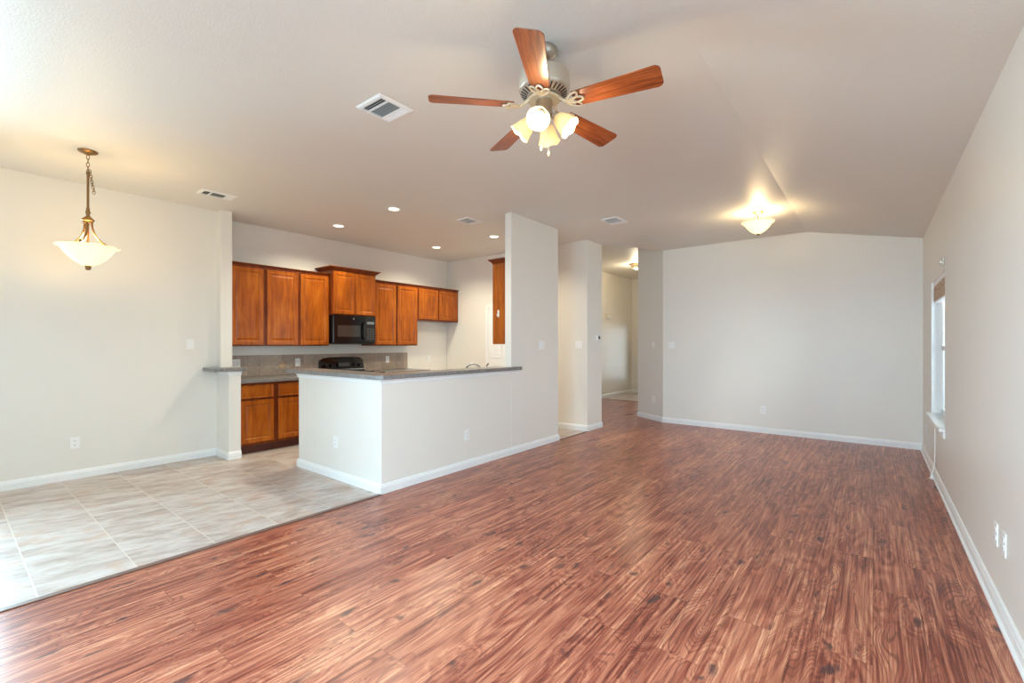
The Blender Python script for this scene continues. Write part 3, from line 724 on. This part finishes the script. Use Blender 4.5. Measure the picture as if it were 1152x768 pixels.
vent('white ceiling vent over the passage near the hall opening', -2.775, -2.54, 5.34, 5.67)

o = MB().lathe([(0, -.0005), (.052, -.0005), (.052, -.004), (.046, -.008), (0, -.009)], (0.397, 6.42, CEIL - 0.216 * (0.397 + 0.75)), Matrix.Rotation(math.atan(0.216), 4, 'Y'), 28).build('ceiling_cover_plate', M['ceil'])
tag(o, 'small round blank cover plate on the sloped ceiling by the right wall', 'cover plate')

# ------------------------------------------------------------------ recessed downlights
def downlight(label, x, y, power=47):
    t = thing('recessed_downlight', label, 'ceiling light', (x, y, CEIL - 0.008), 'recessed downlights in the kitchen ceiling')
    MB().lathe([(.062, -.001), (.088, -.001), (.088, -.005), (.078, -.008), (.066, -.006), (.062, -.003)], (x, y, CEIL), seg=32, closed=True).build('trim_ring', M['white'], t, smooth=True)
    MB().lathe([(0, -.0035), (.0625, -.0025), (.0625, -.001), (0, -.001)], (x, y, CEIL), seg=28).build('lens', M['can'], t, smooth=True)
    lamp('downlight_glow', (x, y, CEIL - 0.02), power, (1, .92, .70), 0.05, t, spot=2.6)
downlight('lit recessed downlight nearest the tall cabinet run and the pilaster', -5.735, 3.41)
downlight('lit recessed downlight nearest the dining area over the bar side', -4.50, 3.395)
downlight('lit recessed downlight in the back corner over the fridge gap', -5.72, 5.18)
downlight('lit recessed downlight beside the tall partition edge', -4.47, 5.20)

# ------------------------------------------------------------------ bowl shade helper
def bowl(c, r, depth, flare, waves, amp, seg=64, th=0.004):
    mb = MB()
    out = [(r * 0.10, -depth)]
    for i in range(1, 15):
        u = i / 14.0
        out.append((r * (0.10 + 0.74 * u ** 0.80), -depth * (1 - u) ** 1.0 - depth * 0.10 * math.sin(PI * u)))
    out = [(rr, z - depth * 0.0) for rr, z in out]
    out += [(r * 0.90, flare * .28), (r * .96, flare * .42), (r, flare * 0.46)]
    def wv(rr, z, a):
        k = max(0.0, (rr / r - 0.6) / 0.4) ** 2
        return rr + amp * k * math.cos(waves * a) * 0.8, z + amp * k * math.sin(waves * a) * 0.4
    mb.lathe(out + [(rr - th if rr > th * 2 else rr * .6, z + th * .4) for rr, z in out[::-1]], c, None, seg, wv)
    return mb

# pendant
px, py = -5.165, 0.782
t = thing('pendant_lamp', 'lit bronze pendant lamp with alabaster bowl hanging at the dining wall', 'pendant lamp', (px, py, 1.96))
MB().lathe([(0, -.001), (.066, -.001), (.066, -.006), (.058, -.014), (.030, -.024), (.012, -.034), (0, -.036)], (px, py, CEIL), seg=32).build('canopy', M['bronze'], t, smooth=True)
mb = MB()
zc = 2.936
for i in range(5):
    pts = []
    for k in range(14):
        a = 2 * PI * k / 14; u, v = .0095 * math.cos(a), .020 * math.sin(a)
        pts.append((px + (u if i % 2 else 0), py + (0 if i % 2 else u), zc - .018 - i * .031 + v))
    mb.tube(pts, .0026, 6, True)
# slack chain looped beside the rod
for i in range(9):
    s_ = i / 8.0; zz = 2.80 - .17 * math.sin(PI * min(1, s_ * 1.0)) ** .8 - .012; xx = .016 + .034 * s_ if s_ < .8 else .05
    pts = []
    for k in range(12):
        a = 2 * PI * k / 12; u, v = .0085 * math.cos(a), .017 * math.sin(a)
        pts.append((px + xx * .78 + (u if i % 2 else u * .3), py + xx * .62 + (u * .3 if i % 2 else u), 2.80 - .022 * i + v))
    mb.tube(pts, .0024, 6, True)
mb.build('chain', M['bronze'], t, smooth=True)
MB().tube([(px, py, 2.79), (px, py, 2.43)], .0085, 12).lathe([(0, .03), (.012, .02), (.012, .0), (.018, -.012), (.013, -.03), (.010, -.06)], (px, py, 2.47), seg=20).lathe([(.004, .015), (.012, .008), (.012, -.008), (.0085, -.015)], (px, py, 2.785), seg=16).build('stem', M['bronze'], t, smooth=True)
MB().lathe([(.010, .045), (.016, .036), (.040, .012), (.044, .004), (.040, -.003), (.034, -.008), (.034, -.02), (0, -.022)], (px, py, 2.385), seg=28).build('hub', M['bronze'], t, smooth=True)
for k in range(3):
    a = math.radians(38.4 + 180 + k * 120 + 0)
    pts = []
    for i in range(15):
        u = i / 14.0
        r_ = 0.026 + 0.155 * (u ** 2.3); z_ = 2.378 - 0.200 * (1 - (1 - u) ** 1.35)
        pts.append((px + r_ * math.cos(a), py + r_ * math.sin(a), z_))
    pts.append((px + .205 * math.cos(a), py + .205 * math.sin(a), 2.176))
    MB().tube(pts, .0075, 8).lathe([(0, .012), (.009, .008), (.009, -.006), (0, -.01)], (px + .20 * math.cos(a), py + .20 * math.sin(a), 2.182), seg=12).build('arm', M['bronze'], t, smooth=True)
MB().tube([(px, py, 2.37), (px, py, 2.07)], .008, 10).build('centre_rod', M['bronze'], t)
bowl((px, py, 2.150), 0.208, 0.145, 0.035, 10, 0.003).build('bowl_shade', M['alabaster'], t, smooth=True)
MB().lathe([(0, -.034), (.012, -.032), (.020, -.024), (.020, -.006), (.026, .0), (.022, .008), (.008, .012)], (px, py, 2.005), seg=24).build('finial', M['bronze'], t, smooth=True)
for sx in (-1, 1):
    bx, by = px + sx * .075 * .784, py + sx * .075 * .62
    MB().lathe([(0, -.05), (.022, -.042), (.030, -.018), (.026, .008), (.013, .03), (.012, .05), (0, .05)], (bx, by, 2.135), seg=16).build('bulb', M['bulb'], t, smooth=True)
lamp('pendant_glow', (px, py, 2.215), 12.0, (1, .70, .32), 0.06, t)

# semi-flush light
fx, fy = -1.10, 6.233
t = thing('semi_flush_lamp', 'lit bowl ceiling lamp on three brass rods by the far wall', 'ceiling lamp', (fx, fy, 2.66))
MB().lathe([(0, -.001), (.062, -.001), (.062, -.01), (.050, -.022), (.02, -.03), (0, -.03)], (fx, fy, CEIL - .0), seg=28).build('canopy', M['bronze'], t, smooth=True)
for k in range(3):
    a = math.radians(38.4 + 90 + 120 * k)
    MB().tube([(fx + .035 * math.cos(a), fy + .035 * math.sin(a), 2.955), (fx + .052 * math.cos(a), fy + .052 * math.sin(a), 2.90), (fx + .095 * math.cos(a), fy + .095 * math.sin(a), 2.832)], .0045, 8).build('rod', M['bronze'], t, smooth=True)
MB().tube([(fx, fy, 2.945), (fx, fy, 2.69)], .005, 8).build('centre_rod', M['bronze'], t)
bowl((fx, fy, 2.822), 0.182, 0.125, 0.035, 9, 0.006).build('bowl_shade', M['alabaster'], t, smooth=True)
MB().lathe([(0, -.018), (.012, -.014), (.016, -.004), (.020, .003), (.012, .010)], (fx, fy, 2.695), seg=20).build('finial', M['bronze'], t, smooth=True)
for sx in (-1, 1):
    bx, by = fx + sx * .06 * .784, fy + sx * .06 * .62
    MB().lathe([(0, -.045), (.020, -.038), (.027, -.016), (.023, .008), (.012, .026), (0, .03)], (bx, by, 2.80), seg=16).build('bulb', M['bulb'], t, smooth=True)
lamp('semi_flush_glow', (fx, fy, 2.848), 12, (1, .74, .40), 0.05, t)

# hall light
hx, hy = -4.19, 9.82
t = thing('flush_lamp', 'small lit flush lamp on the hall ceiling past the opening', 'ceiling lamp', (hx, hy, HCEIL - .13))
MB().lathe([(0, -.001), (.14, -.001), (.14, -.015), (.10, -.025), (0, -.025)], (hx, hy, HCEIL), seg=28).build('canopy', M['brass'], t, smooth=True)
MB().lathe([(.128, -.024), (.135, -.035), (.120, -.07), (.08, -.10), (.03, -.115), (0, -.117)], (hx, hy, HCEIL), seg=28).build('bowl_shade', M['frost'], t, smooth=True)
lamp('hall_glow', (hx, hy, HCEIL - .16), 14, (1, .82, .55), 0.06, t)

# ------------------------------------------------------------------ ceiling fan
cx, cy = -1.42, 2.075
t = thing('ceiling_fan', 'five-blade wooden ceiling fan with lit four-shade lamp cluster', 'ceiling fan', (cx, cy, 2.40))
MB().lathe([(0, -.001), (.070, -.001), (.070, -.012), (.060, -.035), (.035, -.055), (.020, -.062), (0, -.064)], (cx, cy, CEIL), seg=32).build('canopy', M['nickel'], t, smooth=True)
MB().tube([(cx, cy, 2.93), (cx, cy, 2.84)], .013, 14).build('downrod', M['nickel'], t, smooth=True)
mh = MB().lathe([(0, .055), (.05, .052), (.11, .048), (.136, .036), (.141, .020), (.141, -.045), (.134, -.056), (.090, -.078), (.060, -.086), (0, -.088)], (cx, cy, 2.79), seg=56)
mo = mh.build('motor_housing', M['motor'], t, smooth=True)
sv = MB()
for k in range(30):
    a = 2 * PI * k / 30
    T = Matrix.Translation((cx, cy, 2.724)) @ Matrix.Rotation(a, 4, 'Z') @ Matrix.Translation((.110, 0, -.0015)) @ Matrix.Rotation(-0.46, 4, 'Y')
    sv.box(-.018, .018, -.0035, .0035, -.003, .003, T)
sv.build('vent_slots', M['slot'], mo)
MB().lathe([(0, 0), (.085, 0), (.092, -.006), (.085, -.014), (0, -.016)], (cx, cy, 2.700), seg=40).build('flywheel', M['iron'], t, smooth=True)
# light kit
MB().lathe([(.044, .010), (.046, 0), (.046, -.050), (.050, -.056), (.050, -.066), (.040, -.078), (.028, -.10), (.012, -.112), (0, -.114)], (cx, cy, 2.675), seg=36).build('switch_housing', M['nickel'], t, smooth=True)
TW = -3.0  # blade pitch handled below
zb = 2.655
def blade_outline():
    L0, L1 = 0.172, 0.628; pts = []
    n = 10
    top = []
    for i in range(n + 1):
        u = i / n; x = L0 + (L1 - 0.03 - L0) * u; top.append((x, 0.052 + 0.018 * u))
    cap_ = [(L1 - .03 + .03 * math.sin(a), .040 + .030 * math.cos(a)) for a in [PI / 2 * k / 5 for k in range(1, 6)]]
    up = top + cap_
    return up + [(x, -y) for x, y in up[::-1]]
blade0 = None
for k in range(5):
    ang = math.radians(10 + 72 * k)
    if blade0 is None:
        Tp = Matrix.Rotation(math.radians(-14), 4, 'X')
        b = MB().prism(blade_outline(), 0, 0.006, Tp).build('blade', M['blade'], t, local=True, bevel=0.002)
        ir = MB()
        def loop(c0, l, wd, rot):
            pts = []
            for i in range(24):
                a = 2 * PI * i / 24; u = l * (0.5 - 0.5 * math.cos(a)); v = wd * math.sin(a) * (0.55 + 0.45 * math.sin(a / 2))
                x_ = c0 + u * math.cos(rot) - v * math.sin(rot); y_ = u * math.sin(rot) + v * math.cos(rot)
                pts.append(Tp @ Vector((x_, y_, -0.006)))
            ir.tube(pts, .0052, 8, True)
        loop(.138, .088, .020, 0); loop(.138, .080, .018, .62); loop(.138, .080, .018, -.62)
        ir.tube([(.072, 0, .040), (.090, 0, .034), (.112, 0, .012), (.132, 0, -.002), (.160, 0, -.006)], [.010, .009, .0085, .008, .006], 10)
        ir.build('blade_iron', M['iron'], b, smooth=True, local=True)
        blade0 = b
        b.location = (0, 0, zb - 2.40); b.rotation_euler = (0, 0, ang)
    else:
        c = copy_tree(blade0, t); c.rotation_euler = (0, 0, ang)
# glass shades, mouths turned out and down
for k in range(4):
    a = math.radians(-68 + 90 * k)
    ax = Vector((math.cos(a) * math.sin(.80), math.sin(a) * math.sin(.80), -math.cos(.80)))
    base_p = Vector((cx, cy, 2.605)) + Vector((math.cos(a), math.sin(a), 0)) * .058
    T = (Vector((0, 0, 1)).rotation_difference(ax)).to_matrix().to_4x4()
    MB().tube([(cx + .02 * math.cos(a), cy + .02 * math.sin(a), 2.615), tuple(base_p), tuple(base_p + ax * .02)], .010, 10).lathe([(.008, -.004), (.022, 0), (.024, .014), (.020, .024)], tuple(base_p), T, 20).build('lamp_arm', M['nickel'], t, smooth=True)
    prof = [(.021, .018), (.027, .022), (.036, .035), (.045, .058), (.050, .080), (.055, .100), (.064, .118)]
    wv = lambda rr, z, q: (rr, z + (0.004 * math.cos(6 * q) if rr > .06 else 0))
    sh = MB().lathe(prof + [(r_ - .003, z_ + .001) for r_, z_ in prof[::-1]], tuple(base_p), T, 36, wv).build('lamp_shade', M['frost'], t, smooth=True)
    MB().lathe([(.010, .02), (.012, .035), (.022, .058), (.025, .072), (.018, .088), (0, .095)], tuple(base_p), T, 16).build('bulb', M['bulb'], sh, smooth=True)
    lamp('fan_glow', tuple(base_p + ax * .125), 3.1, (1, .85, .55), 0.03, t)
for dx, ln in ((-.018, .10), (.022, .13)):
    qx, qy = cx + dx * .784 + .03 * .62, cy + dx * .62 - .03 * .78
    MB().tube([(qx, qy, 2.58), (qx, qy, 2.52 - ln + .02)], .0014, 6).lathe([(0, .022), (.004, .018), (.0075, .002), (.006, -.012), (0, -.016)], (qx, qy, 2.515 - ln), seg=12).build('pull_chain', M['iron'], t, smooth=True)
